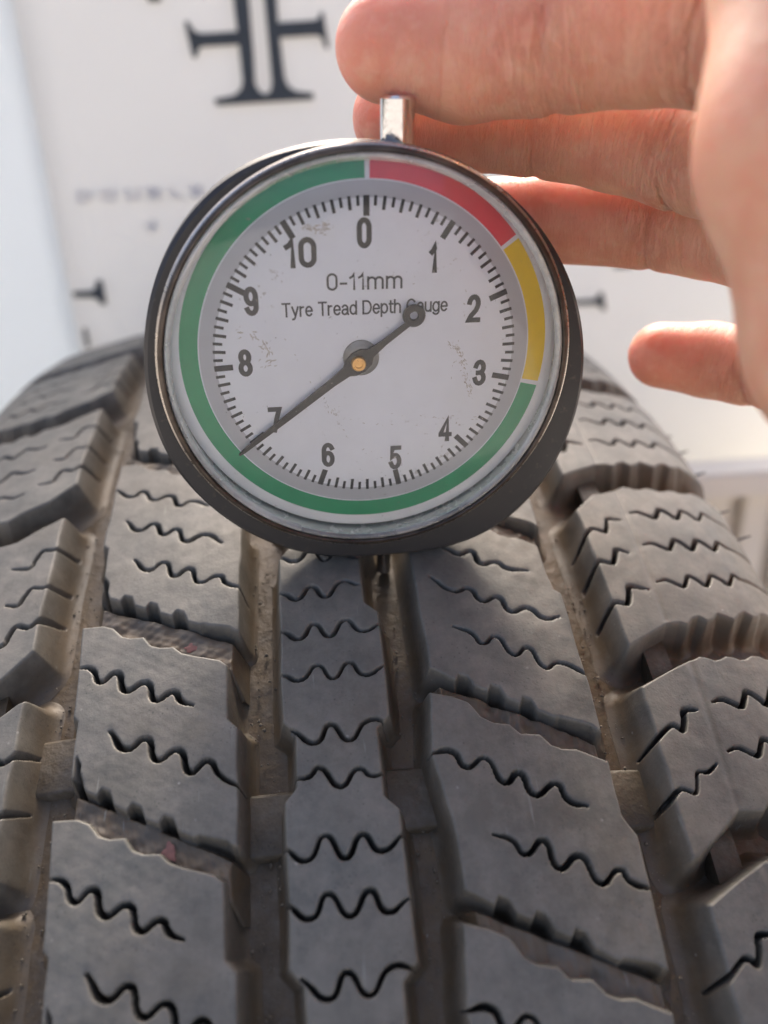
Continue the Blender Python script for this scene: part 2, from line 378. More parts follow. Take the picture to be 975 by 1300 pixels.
o = tread_piece('shoulder_block', 42, 93, 19, 64, lambda X, Y: poly_sd(X, Y, RS_short), sip(RSs_sip, 0.26, 0.45), wallRS, 32, ridge_s); copies(o, [33, 66, 99, 132])
# left shoulder row: the same design turned half round
CL, CS = 5.0, 81.7
RL = lambda L, c: [(-x, -y + c) for x, y in L]
o = tread_piece('shoulder_block', -93, -42, -24, 29, lambda X, Y: poly_sd(X, Y, RL(RS_long, CL)), sip([RL(q, CL) for q in RSl_sip], 0.2, 0.5), wallLS, 41); copies(o, [-43.2, -86.4, -129.6, -172.8])
o = tread_piece('shoulder_block', -93, -42, 17, 63, lambda X, Y: poly_sd(X, Y, RL(RS_short, CS)), sip([RL(q, CS) for q in RSs_sip], 0.24, 0.5), wallLS, 42); copies(o, [33, 66, 99, 132])

# centre rib: one continuous band whose flanks step in and out
def steps(intervals, wide, narrow, s):
    out = np.full(s.shape, wide)
    for a, b in intervals:
        t = np.clip((s - a) / 2.0, 0, 1) * np.clip((b - s) / 2.0, 0, 1); out = out + (narrow - wide) * t
    return out
Lint = [(33.5, 45.4), (66.3, 78.2), (99, 111), (132, 144)] + [(-10 - 42.5 * k, 1.5 - 42.5 * k) for k in range(4)]
Rint = [(33.8, 47.8), (67.0, 81), (100, 114), (133, 147)] + [(-1.5 - 42.5 * k, 14.8 - 42.5 * k) for k in range(4)]
def rib_sdf(X, Y):
    return np.minimum(X - steps(Lint, -8.1, -6.4, Y), steps(Rint, 8.0, 5.9, Y) - X)
CR = [[(-8.6, 9.4), (-7.2, 9.8), (-5, 11), (-2.7, 8.5), (-0.4, 11), (2.3, 8), (5.0, 8.8), (6.5, 8.6)],
      [(-8.6, 17.2), (-7.4, 17.5), (-4.9, 18.9), (-2.6, 16.3), (-0.2, 18.9), (2.5, 16.1), (5.1, 18.5), (8.6, 17)],
      [(-8.6, 25.3), (-7.6, 25.5), (-5, 26.5), (-2.4, 24.2), (-0.1, 26.8), (2.5, 24.2), (4.8, 26.6), (8.4, 25)],
      [(-6.8, 34.6), (-3.4, 37.1), (-1, 34.4), (1.6, 37.2), (4.5, 34.4), (7.9, 34.9)],
      [(-6.9, 42.2), (-4.6, 42.1), (-2.8, 41.0), (-0.2, 43.9), (2.4, 41.6), (4.5, 42.8), (6.6, 42.2)],
      [(-8.6, 51.4), (-5.3, 53.5), (-2.7, 50.5), (-0.2, 53.7), (2.3, 50.8), (4.8, 53.2), (8.4, 50.9)],
      [(-8.6, 58.4), (-5.2, 60.7), (-2.8, 57.9), (-0.1, 60.9), (2.7, 58), (4.7, 60.8), (7.8, 59.5)]]
sh = lambda L, ds: [(x, y + ds) for x, y in L]
crs = list(CR)
for k in (1, 2): crs += [sh(q, 32.9 * k) for q in CR[3:]]
crs += [sh(CR[2], -8.0 * k) for k in range(3, 20)]
o = tread_piece('center_rib', -11, 11, -125, 125, rib_sdf, sip(crs, 0.13), 1.3, 51); place(o)

# wear bars across the four main grooves, tie bars in the side slots
def bar(name, x0, x1, s0, s1, h, ds_list=(0,), slope=0.9):
    bm = bmesh.new(); nx, ns = 6, 6; vs_ = []
    def pt(x, s_, hh):
        r = rad(np.array(x)) - DEPTH + hh; t = s_ / R0; return (x * S, -r * math.sin(t) * S, r * math.cos(t) * S)
    prof = [(s0, -0.4), (s0 + slope, h * 0.9), (s0 + slope + 0.5, h), (s1 - 1.1, h), (s1 - 0.6, h * 0.9), (s1, -0.4)]
    rows = [[bm.verts.new(pt(x0 + (x1 - x0) * i / 5, s_, hh)) for i in range(6)] for s_, hh in prof]
    for r1, r2 in zip(rows[:-1], rows[1:]):
        for i in range(5): bm.faces.new((r1[i], r1[i + 1], r2[i + 1], r2[i]))
    bm.faces.new([r[0] for r in rows]); bm.faces.new([r[-1] for r in rows][::-1])
    ob = bm_obj(name, bm, M_BAR, tyre, True, 70); place(ob, ds_list[0])
    for ds in ds_list[1:]:
        q = ob.copy(); col.objects.link(q); q.parent = tyre; place(q, ds)
for (x0, x1, s1) in ((-49.0, -39.6, 38.0), (-15.6, -7.2, 51.5), (6.6, 15.2, 49.5), (40.0, 49.5, 52.0)):
    bar('wear_bar', x0, x1, s1 - 10.5, s1, 1.9)
bar('tie_bar', 53.2, 57.6, 16.5, 29.5, 4.2, [0, -43.5, -87, 33.2, 66], 2.5)
bar('tie_bar', -57.6, -53.2, -25.0, -12.5, 4.2, [0, -43.2, 41.3, 74.4, 107], 2.5)
# rubber hairs left by the mould vents on the right edge
M_HAIR = plain('hair_rubber', (0.09, 0.085, 0.08), 0.7)
for (x, s_, l, tl) in ((85.5, -45.5, 3.2, 0.5), (85.8, -36.0, 3.6, 0.6), (86.0, -12.0, 4.0, 0.4), (86.2, -55.5, 2.4, 0.7), (86.2, -21.5, 3.0, 0.4)):
    bm = bmesh.new()
    bmesh.ops.create_cone(bm, cap_ends=True, segments=6, radius1=0.42 * S, radius2=0.16 * S, depth=l * S)
    ob = bm_obj('vent_hair', bm, M_HAIR, tyre)
    th = s_ / R0; r = float(rad(np.array(x))) - 1.6
    rotm = Matrix.Rotation(BETA + th, 4, 'X') @ Matrix.Translation((x * S, 0, r * S)) @ Matrix.Rotation(math.radians(62 + 20 * tl), 4, 'Y') @ Matrix.Translation((0, 0, l * S * 0.4))
    ob.matrix_local = Matrix.Translation(AXLE) @ rotm
# specks of pink tyre-marking chalk in the side slots
M_PINK = plain('pink_chalk', (0.27, 0.135, 0.115), 0.9, var=0.5, scale=1200)
for (x, s_, sx, sy, hh) in ((-22.6, 17.2, 1.1, 0.8, 6.1), (-24.4, 49.9, 0.9, 1.3, 6.1)):
    bm = bmesh.new(); bmesh.ops.create_icosphere(bm, subdivisions=3, radius=1)
    for v in bm.verts:
        k = 1 + 0.25 * math.sin(v.co.x * 5 + v.co.y * 3) + 0.15 * math.cos(v.co.y * 8)
        v.co = Vector((v.co.x * sx * k, v.co.y * sy * k, v.co.z * 0.16)) * S
    ob = bm_obj('chalk_speck', bm, M_PINK, tyre); th = s_ / R0
    ob.matrix_local = Matrix.Translation(AXLE) @ Matrix.Rotation(BETA + th, 4, 'X') @ Matrix.Translation((x * S, 0, (float(rad(np.array(x))) - DEPTH + hh) * S))

m, n, b = mat('grit'); gi = n.nodes.new('ShaderNodeAttribute'); gi.attribute_name = 'dirt'
n.links.new(mixc(n, noise(n, 900, 2), (0.07, 0.055, 0.04), (0.30, 0.26, 0.2)), b.inputs['Base Color']); b.inputs['Roughness'].default_value = 0.9
t_ = bmesh.new(); bmesh.ops.create_icosphere(t_, subdivisions=1, radius=1.0); iv = np.array([v.co[:] for v in t_.verts]); iff = np.array([[v.index for v in f.verts] for f in t_.faces]); t_.free()
gv, gf, gn = [], [], 0
for _ in range(1500):
    k = rng.integers(0, 4); x0, x1 = ((-46.5, -41.5), (-14, -9.2), (9.2, 14.2), (41.5, 46.5))[k]
    x = rng.uniform(x0, x1); s_ = rng.uniform(-120, 110); r_ = 0.10 + 0.22 * rng.random() ** 3; th = s_ / R0
    edge = abs((x - x0) / (x1 - x0) - 0.5) * 2
    rr = float(rad(np.array(x))) - DEPTH + 0.3 + 0.5 * edge ** 2 + r_ * 0.4
    q = iv * r_ * rng.uniform(0.6, 1.2, 3) * (1 + 0.2 * rng.normal(size=(len(iv), 1))) + np.array([x, 0, 0]); y_, z_ = q[:, 1], q[:, 2] + rr
    gv.append(np.stack([q[:, 0], y_ * math.cos(th) - z_ * math.sin(th), y_ * math.sin(th) + z_ * math.cos(th)], -1) * S); gf.append(iff + gn); gn += len(iv)
o = mesh_obj('grit', np.vstack(gv), np.vstack(gf), m, tyre, False); place(o); tag(o, kind='stuff')

# ------------------------------------------------------------------ tread depth gauge
GO = (10.757464, 2.201867, 299.551683)
gr = Matrix(((0.99904836, 0.02716258, -0.03412575), (0.026161, 0.25286704, 0.96714728), (0.0348995, -0.96711967, 0.2519158))).transposed()
gauge = empty('tread_depth_gauge')
gauge.matrix_world = Matrix.Translation(W(GO)) @ (RX @ gr).to_4x4()
tag(gauge, 'round dial tread depth gauge standing upright with its probe in the tyre groove', 'gauge')
bpy.context.view_layer.update()

def revolve(name, prof, center, material, seg=160, parent=None, outline=None, angle=35, closed=False):
    """prof: (r, w) pairs, turned about the dial axis through center"""
    bm = bmesh.new(); rows = []
    for i in range(seg):
        a = 2 * math.pi * i / seg
        row = []
        for r, w in prof:
            x, y = r * math.sin(a), r * math.cos(a)
            if outline: x, y = outline(x, y, r)
            row.append(bm.verts.new(((center[0] + x) * S, (center[1] + y) * S, w * S)))
        rows.append(row)
    k = len(prof)
    for i in range(seg):
        a, b = rows[i], rows[(i + 1) % seg]
        for j in range(k if closed else k - 1): bm.faces.new((a[j], a[(j + 1) % k], b[(j + 1) % k], b[j]))
    bmesh.ops.remove_doubles(bm, verts=bm.verts, dist=1e-7)
    return bm_obj(name, bm, material, parent or gauge, True, angle)

CB = (-2.2, 33.0); CD = (-3.3, 35.6); CZ = (-3.3, 34.7)
# case: black, worn to bare metal at the rim
m, n, b = mat('black_case')
e1 = noise(n, 900, 5); e2 = noise(n, 120, 4)
c = mixc(n, ramp(n, e1, [(0.62, 0.0), (0.72, 1.0)]), (0.02, 0.021, 0.024), (0.06, 0.052, 0.045)); n.links.new(c, b.inputs['Base Color'])
n.links.new(ramp(n, e2, [(0.3, 0.3), (0.7, 0.5)]), b.inputs['Roughness']); bump(n, b, e1, 0.00004); b.inputs['Specular IOR Level'].default_value = 0.5
M_CASE = m
CASE_A = [-180, -165, -148, -128, -113, -97, -80, -60, -47, -32, -19, -8, 10, 19, 31, 44, 60, 77, 85, 112, 127, 140, 152, 160, 170, 180]
CASE_R = [33.4, 34.0, 34.5, 34.8, 35.1, 34.8, 34.6, 35.0, 35.2, 35.0, 34.0, 33.3, 32.7, 32.7, 32.6, 32.5, 32.7, 33.3, 33.6, 35.0, 36.0, 36.4, 36.0, 35.0, 33.8, 33.4]
_f = np.interp(np.arange(-540, 541), np.concatenate([np.array(CASE_A) - 360, CASE_A, np.array(CASE_A) + 360]), np.array(CASE_R * 3)); _f = np.convolve(np.pad(_f, 8, 'edge'), np.ones(17) / 17, 'valid')
def flat_top(x, y, r):
    if r < 31.5: return (x + CZ[0] - CB[0], y + CZ[1] - CB[1])   # the round well behind the bezel
    a = math.degrees(math.atan2(x, y)); k = np.interp(a, np.arange(-540, 541), _f) / 34.6
    return (x * k, y * k)
revolve('case', [(0.01, -8), (27, -8), (29.5, -7.2), (30.4, -5.5), (31.0, -1), (33.0, 0.2), (34.3, 1.0), (34.6, 2.2), (34.5, 5.4), (33.9, 6.0), (30.95, 6.1), (30.6, 6.1), (30.5, 3.2), (0.01, 3.2)], CB, M_CASE, 180, outline=flat_top)
# bezel: dull brown-grey worn metal
m, n, b = mat('worn_bezel')
v1 = noise(n, 300, 5); v2 = noise(n, 1500, 3)
c = mixc(n, ramp(n, v1, [(0.35, 0.0), (0.7, 1.0)]), (0.055, 0.045, 0.038), (0.12, 0.10, 0.085)); n.links.new(c, b.inputs['Base Color'])
b.inputs['Metallic'].default_value = 0.75; n.links.new(ramp(n, v2, [(0.3, 0.28), (0.7, 0.5)]), b.inputs['Roughness']); bump(n, b, v2, 0.00003)
M_BEZ = m
revolve('bezel', [(31.1, 5.6), (31.4, 6.2), (31.35, 7.2), (31.1, 7.8), (30.8, 8.05), (30.5, 8.1), (30.32, 7.9), (30.28, 5.0)], CZ, M_BEZ, 200, angle=25)
M_EDGE = plain('bare_metal_edge', (0.5, 0.47, 0.43), 0.3, 1.0, var=0.3, scale=700)
revolve('bezel_edge', [(31.3, 7.05), (31.52, 7.2), (31.4, 7.5), (31.15, 7.65)], CZ, M_EDGE, 200)

# dial plate with faint soiling
m, n, b = mat('white_dial')
d1 = noise(n, 130, 6, 0.65); d2 = noise(n, 1100, 4); d3 = noise(n, 60, 3)
spots = math_(n, 'MULTIPLY', ramp(n, d2, [(0.62, 0.0), (0.70, 1.0)]), ramp(n, d3, [(0.54, 0.0), (0.66, 0.7)]))
c = mixc(n, ramp(n, d1, [(0.45, 0.0), (0.8, 0.35)]), (0.84, 0.86, 0.92), (0.70, 0.71, 0.74))
c = mixc(n, spots, c, (0.25, 0.22, 0.18)); n.links.new(c, b.inputs['Base Color']); b.inputs['Roughness'].default_value = 0.45
dial = revolve('dial_plate', [(0.01, 4.0), (29.9, 4.0), (29.9, 3.4), (0.01, 3.4)], CD, m, 160)
M_SHADEBAND = plain('bezel_shade_grey', (0.50, 0.51, 0.55), 0.5, var=0.08, scale=300)  # bezel's shade on the dial, painted as a flat grey ring
def arc(name, r0, r1, a0, a1, w, material, parent, seg=None):
    seg = seg or max(6, int((a1 - a0) / 2)); bm = bmesh.new(); top = []; th_ = 0.05
    for i in range(seg + 1):
        a = math.radians(a0 + (a1 - a0) * i / seg); s_, c_2 = math.sin(a), math.cos(a)
        top.append([bm.verts.new(((CD[0] + r * s_) * S, (CD[1] + r * c_2) * S, z * S)) for r, z in ((r0, w), (r1, w), (r1, w - th_), (r0, w - th_))])
    for p, q in zip(top[:-1], top[1:]):
        for j in range(4): bm.faces.new((p[j], p[(j + 1) % 4], q[(j + 1) % 4], q[j]))
    return bm_obj(name, bm, material, parent)
arc('bezel_shade_band', 22.9, 25.2, 0, 360, 4.06, M_SHADEBAND, dial, 180)
M_GREEN = plain('green_print', (0.0, 0.31, 0.135), 0.4, var=0.12, scale=500)
M_RED = plain('red_print', (0.80, 0.045, 0.075), 0.4, var=0.12, scale=500)
M_YEL = plain('yellow_print', (0.86, 0.60, 0.01), 0.4, var=0.12, scale=500)
arc('red_zone', 25.4, 28.1, 1.4, 52.0, 4.07, M_RED, dial)
arc('yellow_zone', 25.4, 28.1, 53.4, 101.4, 4.07, M_YEL, dial)
arc('green_zone', 25.4, 28.1, 102.9, 359.9, 4.07, M_GREEN, dial)
M_INK = plain('dark_ink', (0.008, 0.010, 0.014), 0.5, var=0.5, scale=1500)
M_INK2 = plain('faded_ink', (0.035, 0.036, 0.042), 0.5, var=0.4, scale=1500)
# graduation: 110 printed strokes, flat print
TK = [0.4, 33.3, 67.0, 101.8, 134.8, 167.2, 200.2, 233.5, 267.2, 299.6, 329.6, 360.4]
bm = bmesh.new()
for i in range(110):
    k, f_ = divmod(i, 10); a = math.radians(TK[k] + (TK[k + 1] - TK[k]) * f_ / 10.0)
    r1 = 23.2; L_, w_ = (2.8, 0.44) if f_ == 0 else ((1.9, 0.24) if f_ % 2 == 0 else (1.4, 0.22))
    s_, c_2 = math.sin(a), math.cos(a); z0 = 4.09
    pts = []
    for rr, ww in ((r1, -w_), (r1, w_), (r1 - L_, w_), (r1 - L_, -w_)):
        pts.append(bm.verts.new(((CD[0] + rr * s_ + ww * c_2) * S, (CD[1] + rr * c_2 - ww * s_) * S, z0 * S)))
    bm.faces.new(pts[::-1])
tk = bm_obj('graduation_marks', bm, M_INK, dial, False)
def arc_(cx, cy, rx, ry, a0, a1, n_=10):
    return [(cx + rx * math.cos(math.radians(a0 + (a1 - a0) * i / n_)), cy + ry * math.sin(math.radians(a0 + (a1 - a0) * i / n_))) for i in range(n_ + 1)]
# plain grotesque lettering drawn as strokes: glyph -> (advance, strokes), cap height 1
GL = {
 '0': (.56, [arc_(.28, .72, .28, .28, 0, 180) + arc_(.28, .28, .28, .28, 180, 360) + [(.56, .72)]]),
 '1': (.30, [[(.0, .74), (.12, .80), (.2, .9), (.24, 1.0), (.24, 0)]]),
 '2': (.56, [arc_(.28, .72, .27, .28, 170, -25) + [(.42, .42), (.12, .18), (.0, 0), (.57, 0)]]),
 '3': (.56, [arc_(.27, .75, .25, .25, 165, -90) + [(.18, .5)], [(.2, .5)] + arc_(.27, .26, .28, .26, 80, -168)]),
 '4': (.58, [[(.44, 0), (.44, 1.0), (.0, .3), (.0, .24), (.6, .24)]]),
 '5': (.56, [[(.53, 1), (.1, 1), (.04, .52)] + arc_(.27, .32, .28, .32, 130, -160)]),
 '6': (.56, [arc_(.28, .3, .27, .3, 180, -180, 18), [(.01, .3), (.01, .7)] + arc_(.28, .72, .27, .28, 180, 25)]),
 '7': (.54, [[(.0, 1), (.54, 1), (.36, .55), (.2, 0)]]),
 '8': (.56, [arc_(.28, .755, .24, .245, 0, 360, 18), arc_(.28, .26, .28, .26, 0, 360, 18)]),
 '9': (.56, [arc_(.28, .7, .27, .3, 0, 360, 18), [(.55, .7), (.55, .3)] + arc_(.28, .28, .27, .28, 0, -155)]),
 '-': (.34, [[(0, .37), (.34, .37)]]), ' ': (.22, []),
 'm': (.94, [[(0, 0), (0, .72)], [(0, .5)] + arc_(.235, .5, .235, .21, 180, 0) + [(.47, 0)], [(.47, .5)] + arc_(.705, .5, .235, .21, 180, 0) + [(.94, 0)]]),
 'T': (.62, [[(0, 1), (.62, 1)], [(.31, 1), (.31, 0)]]),
 'y': (.5, [[(0, .72), (.25, .03)], [(.5, .72), (.22, -.12), (.14, -.24), (.02, -.25)]]),
 'r': (.28, [[(0, 0), (0, .72)], [(0, .45)] + arc_(.22, .45, .22, .25, 180, 80)]),
 'e': (.52, [[(.02, .37), (.52, .37)] + arc_(.27, .36, .26, .36, 5, 320, 16)]),
 'a': (.5, [arc_(.24, .5, .22, .22, 155, 0) + [(.47, .12), (.52, 0)], arc_(.22, .2, .22, .2, 60, 300, 12) + [(.4, .1), (.47, .22)], [(.47, .42), (.25, .4)]]),
 'd': (.52, [arc_(.26, .36, .26, .36, 0, 360, 18), [(.52, 0), (.52, 1)]]),
 'D': (.68, [[(0, 0), (0, 1), (.3, 1)] + arc_(.3, .5, .38, .5, 90, -90, 14) + [(0, 0)]]),
 'p': (.52, [arc_(.26, .36, .26, .36, 0, 360, 18), [(0, .72), (0, -.26)]]),
 't': (.26, [[(.1, .92), (.1, .12), (.16, .02), (.28, .02)], [(0, .7), (.28, .7)]]),
 'h': (.48, [[(0, 0), (0, 1)], [(0, .46)] + arc_(.24, .46, .24, .25, 180, 0) + [(.48, 0)]]),
 'G': (.74, [arc_(.37, .5, .37, .5, 40, 330, 18) + [(.74, .2), (.74, .46), (.42, .46)]]),
 'u': (.48, [[(0, .72), (0, .26)] + arc_(.24, .26, .24, .25, 180, 360), [(.48, .72), (.48, 0)]]),
 'g': (.52, [arc_(.26, .36, .26, .36, 0, 360, 18), [(.52, .72), (.52, -.02)] + arc_(.26, -.02, .26, .24, 0, -150)]),
 'O': (.76, [arc_(.38, .5, .38, .5, 0, 360, 22)]), 'U': (.66, [[(0, 1), (0, .33)] + arc_(.33, .33, .33, .33, 180, 360) + [(.66, 1)]]),
 'B': (.62, [[(0, 0), (0, 1), (.3, 1)] + arc_(.32, .75, .25, .25, 90, -90) + [(0, .5)], [(.3, .5)] + arc_(.32, .25, .3, .25, 90, -90) + [(0, 0)]]),
 'L': (.5, [[(0, 1), (0, 0), (.5, 0)]]), 'E': (.56, [[(.56, 1), (0, 1), (0, 0), (.56, 0)], [(0, .5), (.5, .5)]]), 'X': (.6, [[(0, 0), (.6, 1)], [(0, 1), (.6, 0)]]),
}
def text(name, body, x, y, height, width, material, z=4.1, stroke=0.5, gap=0.16, parent=None):
    pens, cur = [], 0.0
    for ch in body:
        adv, st = GL[ch]; pens += [[(cur + a, b) for a, b in q] for q in st]; cur += adv + gap
    tot = cur - gap; sx = (width - stroke) / tot; sy = height - stroke
    bm = bmesh.new()
    for i, q in enumerate(pens):
        p = np.array([((a - tot / 2) * sx + x, (b - 0.5) * sy + y) for a, b in q])
        keep_ = [0] + [k for k in range(1, len(p)) if np.hypot(*(p[k] - p[k - 1])) > 1e-4]; p = p[keep_]
        t = np.diff(p, axis=0); t /= np.linalg.norm(t, axis=1, keepdims=True)
        closed = np.hypot(*(p[0] - p[-1])) < 1e-3
        if not closed:
            p = p.copy(); p[0] -= t[0] * stroke * 0.5; p[-1] += t[-1] * stroke * 0.5
        rows = []
        for k in range(len(p)):
            t0 = t[k - 1] if k > 0 else (t[-1] if closed else t[0]); t1 = t[k] if k < len(t) else (t[0] if closed else t[-1])
            nv = np.array([-(t0[1] + t1[1]), t0[0] + t1[0]]); ln = np.linalg.norm(nv); nv = nv / max(ln, 1e-6)
            mi = min(1.0 / max(np.dot(nv, (-t1[1], t1[0])), 0.35), 1.9)
            o_ = nv * mi * stroke * 0.5; zz = (z + 0.004 * (i % 3)) * S
            rows.append((bm.verts.new(((p[k, 0] + o_[0]) * S, (p[k, 1] + o_[1]) * S, zz)), bm.verts.new(((p[k, 0] - o_[0]) * S, (p[k, 1] - o_[1]) * S, zz))))
        for a, b in zip(rows[:-1], rows[1:]): bm.faces.new((a[0], a[1], b[1], b[0]))
    return bm_obj(name, bm, material, parent or dial, False)
NUM = {0: (-3.5, 53.7), 1: (6.7, 49.9), 2: (13.1, 42.2), 3: (14.6, 31.9), 4: (9.4, 22.5), 5: (1.2, 17.9), 6: (-9.8, 19.1), 7: (-17.9, 25.7), 8: (-21.8, 35.2), 9: (-20.2, 44.5), 10: (-12.7, 51.2)}
for k, (x, y) in NUM.items():
    text('numeral', str(k), x, y, 4.3, {1: 1.3, 10: 4.6}.get(k, 2.15), M_INK if k in (0, 1, 2, 3, 10) else M_INK2, stroke=0.76, gap=0.32)
text('range_text', '0-11mm', -3.5, 46.9, 2.55, 11.2, M_INK2, stroke=0.32, gap=0.27)
text('title_text', 'Tyre Tread Depth Gauge', -3.4, 43.0, 2.15, 24.9, M_INK2, stroke=0.27, gap=0.2)

# spindle hub, pointer, brass screw
M_HUB = plain('dull_steel', (0.30, 0.29, 0.27), 0.45, 0.8, var=0.4, scale=900)
M_PTR = plain('pointer_paint', (0.009, 0.008, 0.008), 0.5, var=0.7, scale=1600)
M_BRASS = plain('brass', (0.62, 0.36, 0.12), 0.35, 0.9, var=0.3, scale=900)
HB = (-4.2, 35.45)
revolve('hub', [(0.01, 5.1), (1.9, 5.1), (2.1, 5.0), (2.75, 4.7), (2.8, 4.0)], HB, M_HUB, 48)
px, py = -4.75, 35.05
tipx, tipy = -23.9, 20.7; tx, ty = 3.75, 42.0
bm = bmesh.new(); dx, dy = tipx - px, tipy - py; Lp = math.hypot(dx, dy); dx /= Lp; dy /= Lp; nxp, nyp = -dy, dx
ex_, ey_ = px - tx, py - ty; Lt = math.hypot(ex_, ey_)
def ptr(t, s_, z):   # along towards tip, sideways
    return bm.verts.new(((px + dx * t + nxp * s_) * S, (py + dy * t + nyp * s_) * S, z * S))
prof = [(-Lt + 1.2, 0.42), (-5, 0.46), (-2.4, 0.75), (-1.5, 1.5), (0, 1.75), (1.4, 1.45), (2.3, 0.85), (5, 0.62), (14, 0.5), (Lp - 1.0, 0.3), (Lp, 0.12)]
up = [(ptr(t, w_, 6.2), ptr(t, -w_, 6.2), ptr(t, -w_, 5.8), ptr(t, w_, 5.8)) for t, w_ in prof]
for p_, q_ in zip(up[:-1], up[1:]):
    for j in range(4): bm.faces.new((p_[j], p_[(j + 1) % 4], q_[(j + 1) % 4], q_[j]))
bm.faces.new(up[0]); bm.faces.new(up[-1][::-1])
pointer = bm_obj('pointer', bm, M_PTR, gauge, True, 30)
revolve('pointer_eye', [(0.6, 5.8), (1.65, 5.8), (1.75, 6.0), (1.6, 6.25), (0.7, 6.25)], (tx, ty), M_PTR, 40, parent=pointer, closed=True)
revolve('screw', [(0.01, 6.75), (0.55, 6.75), (0.6, 6.95), (1.0, 6.95), (1.15, 6.7), (1.15, 6.1)], (px, py), M_BRASS, 36)

dial.location = (0, 0.4 * S, 1.3 * S)
for o in gauge.children:
    if o.name.startswith('hub'): o.location = (0, 0.2 * S, 1.0 * S)
    if o.name.startswith(('pointer', 'screw')): o.location = (0, 0.15 * S, 0.4 * S)
# clear plastic cover with a raised, scuffed rim
def clear(name, haze, tint=(1, 1, 1), rough=0.08, dirt=True):
    m = bpy.data.materials.new(name); m.use_nodes = True; n = m.node_tree; n.nodes.clear()
    out = n.nodes.new('ShaderNodeOutputMaterial')
    tr = node(n, 'ShaderNodeBsdfTransparent'); tr.inputs[0].default_value = (*tint, 1)
    gl = node(n, 'ShaderNodeBsdfGlossy', Roughness=rough)
    fr = node(n, 'ShaderNodeFresnel', IOR=1.56)
    m1 = n.nodes.new('ShaderNodeMixShader'); n.links.new(fr.outputs[0], m1.inputs[0]); n.links.new(tr.outputs[0], m1.inputs[1]); n.links.new(gl.outputs[0], m1.inputs[2])
    df = node(n, 'ShaderNodeBsdfDiffuse'); df.inputs[0].default_value = (0.7, 0.7, 0.68, 1)
    hz = ramp(n, noise(n, 45, 6, 0.62), [(0.38, haze * 0.4), (0.7, min(1.0, haze * 3.0))])  # patchy pale veil: glare painted into the cover, scuffing on the rim
    if dirt:
        d = math_(n, 'MULTIPLY', ramp(n, noise(n, 1900, 4), [(0.66, 0.0), (0.74, 0.75)]), ramp(n, noise(n, 110, 3), [(0.5, 0.0), (0.62, 1.0)]))
        dk = mixc(n, d, (0.75, 0.75, 0.73), (0.2, 0.17, 0.13)); n.links.new(dk, df.inputs[0])
        hz = math_(n, 'MAXIMUM', hz, d)
    m2 = n.nodes.new('ShaderNodeMixShader'); n.links.new(hz, m2.inputs[0]); n.links.new(m1.outputs[0], m2.inputs[1]); n.links.new(df.outputs[0], m2.inputs[2])
    n.links.new(m2.outputs[0], out.inputs['Surface']); return m
M_LENS = clear('clear_cover', 0.024); M_RIM = clear('scuffed_cover_rim', 0.3, (0.92, 0.95, 0.93), 0.16, True)
lens = revolve('cover', [(max(r, 0.01), 9.0 - 2.4e-6 * r ** 4) for r in np.linspace(0, 29.2, 26)], CZ, M_LENS, 160, angle=80)
revolve('cover_rim', [(29.2, 7.26), (29.35, 7.55), (29.6, 7.85), (29.9, 7.95), (30.2, 7.75), (30.26, 7.4)], CZ, M_RIM, 160, parent=lens, angle=60)
# the clear wall mirrors the coloured ring
m = bpy.data.materials.new('clear_wall'); m.use_nodes = True; n = m.node_tree; b = n.nodes['Principled BSDF']
w1 = noise(n, 420, 5); n.links.new(mixc(n, w1, (0.78, 0.81, 0.79), (0.92, 0.93, 0.92)), b.inputs['Base Color']); b.inputs['Metallic'].default_value = 0.35
n.links.new(ramp(n, w1, [(0.3, 0.12), (0.75, 0.4)]), b.inputs['Roughness'])
revolve('cover_wall', [(29.6, 4.1), (29.7, 6.0), (30.0, 7.2)], ((CD[0] + CZ[0]) / 2, (CD[1] + CZ[1]) / 2), m, 160, parent=lens)
# brown smear and scratches on the cover
M_SMEAR = plain('brown_smear', (0.40, 0.37, 0.33), 0.8, var=0.5, scale=2000)
def speck_line(name, pts, n_, r, seed):
    bm = bmesh.new(); rr = random.Random(seed); L = smooth_line(pts, 0.2)
    for _ in range(n_):
        i0 = rr.randrange(len(L) - 1); q = L[i0]; tg = L[i0 + 1] - L[i0]; ang = math.atan2(tg[1], tg[0]) + rr.gauss(0, 0.5)
        x, y = q[0] + rr.gauss(0, r * 1.3), q[1] + rr.gauss(0, r * 1.3); k = rr.uniform(0.3, 1.0) * r
        z = 9.06 - 2.4e-6 * ((x - CZ[0]) ** 2 + (y - CZ[1]) ** 2) ** 2; vs_ = []
        for i in range(7):
            a = i * 2 * math.pi / 7; u = 1.7 * k * rr.uniform(0.6, 1.2) * math.cos(a); w_ = 0.42 * k * rr.uniform(0.5, 1.2) * math.sin(a)
            vs_.append(bm.verts.new(((x + u * math.cos(ang) - w_ * math.sin(ang)) * S, (y + u * math.sin(ang) + w_ * math.cos(ang)) * S, z * S)))
        bm.faces.new(vs_)
    return tag(bm_obj(name, bm, M_SMEAR, lens, False), kind='stuff')
speck_line('dirt_smear', [(8.8, 38.6), (10.6, 36.6), (11.2, 34.0), (12.0, 31.6), (12.6, 30.2)], 110, 0.2, 3)
speck_line('dirt_smear', [(-23, 41.5), (-20.5, 41), (-18.0, 37.5), (-20, 36)], 40, 0.3, 5)
speck_line('dirt_smear', [(-12, 55.6), (-10, 55.4), (-8.2, 56.0)], 44, 0.3, 6)
speck_line('dirt_smear', [(-22, 50), (0, 20), (10, 50), (-10, 30), (14, 26), (-22, 30)], 90, 0.16, 7)

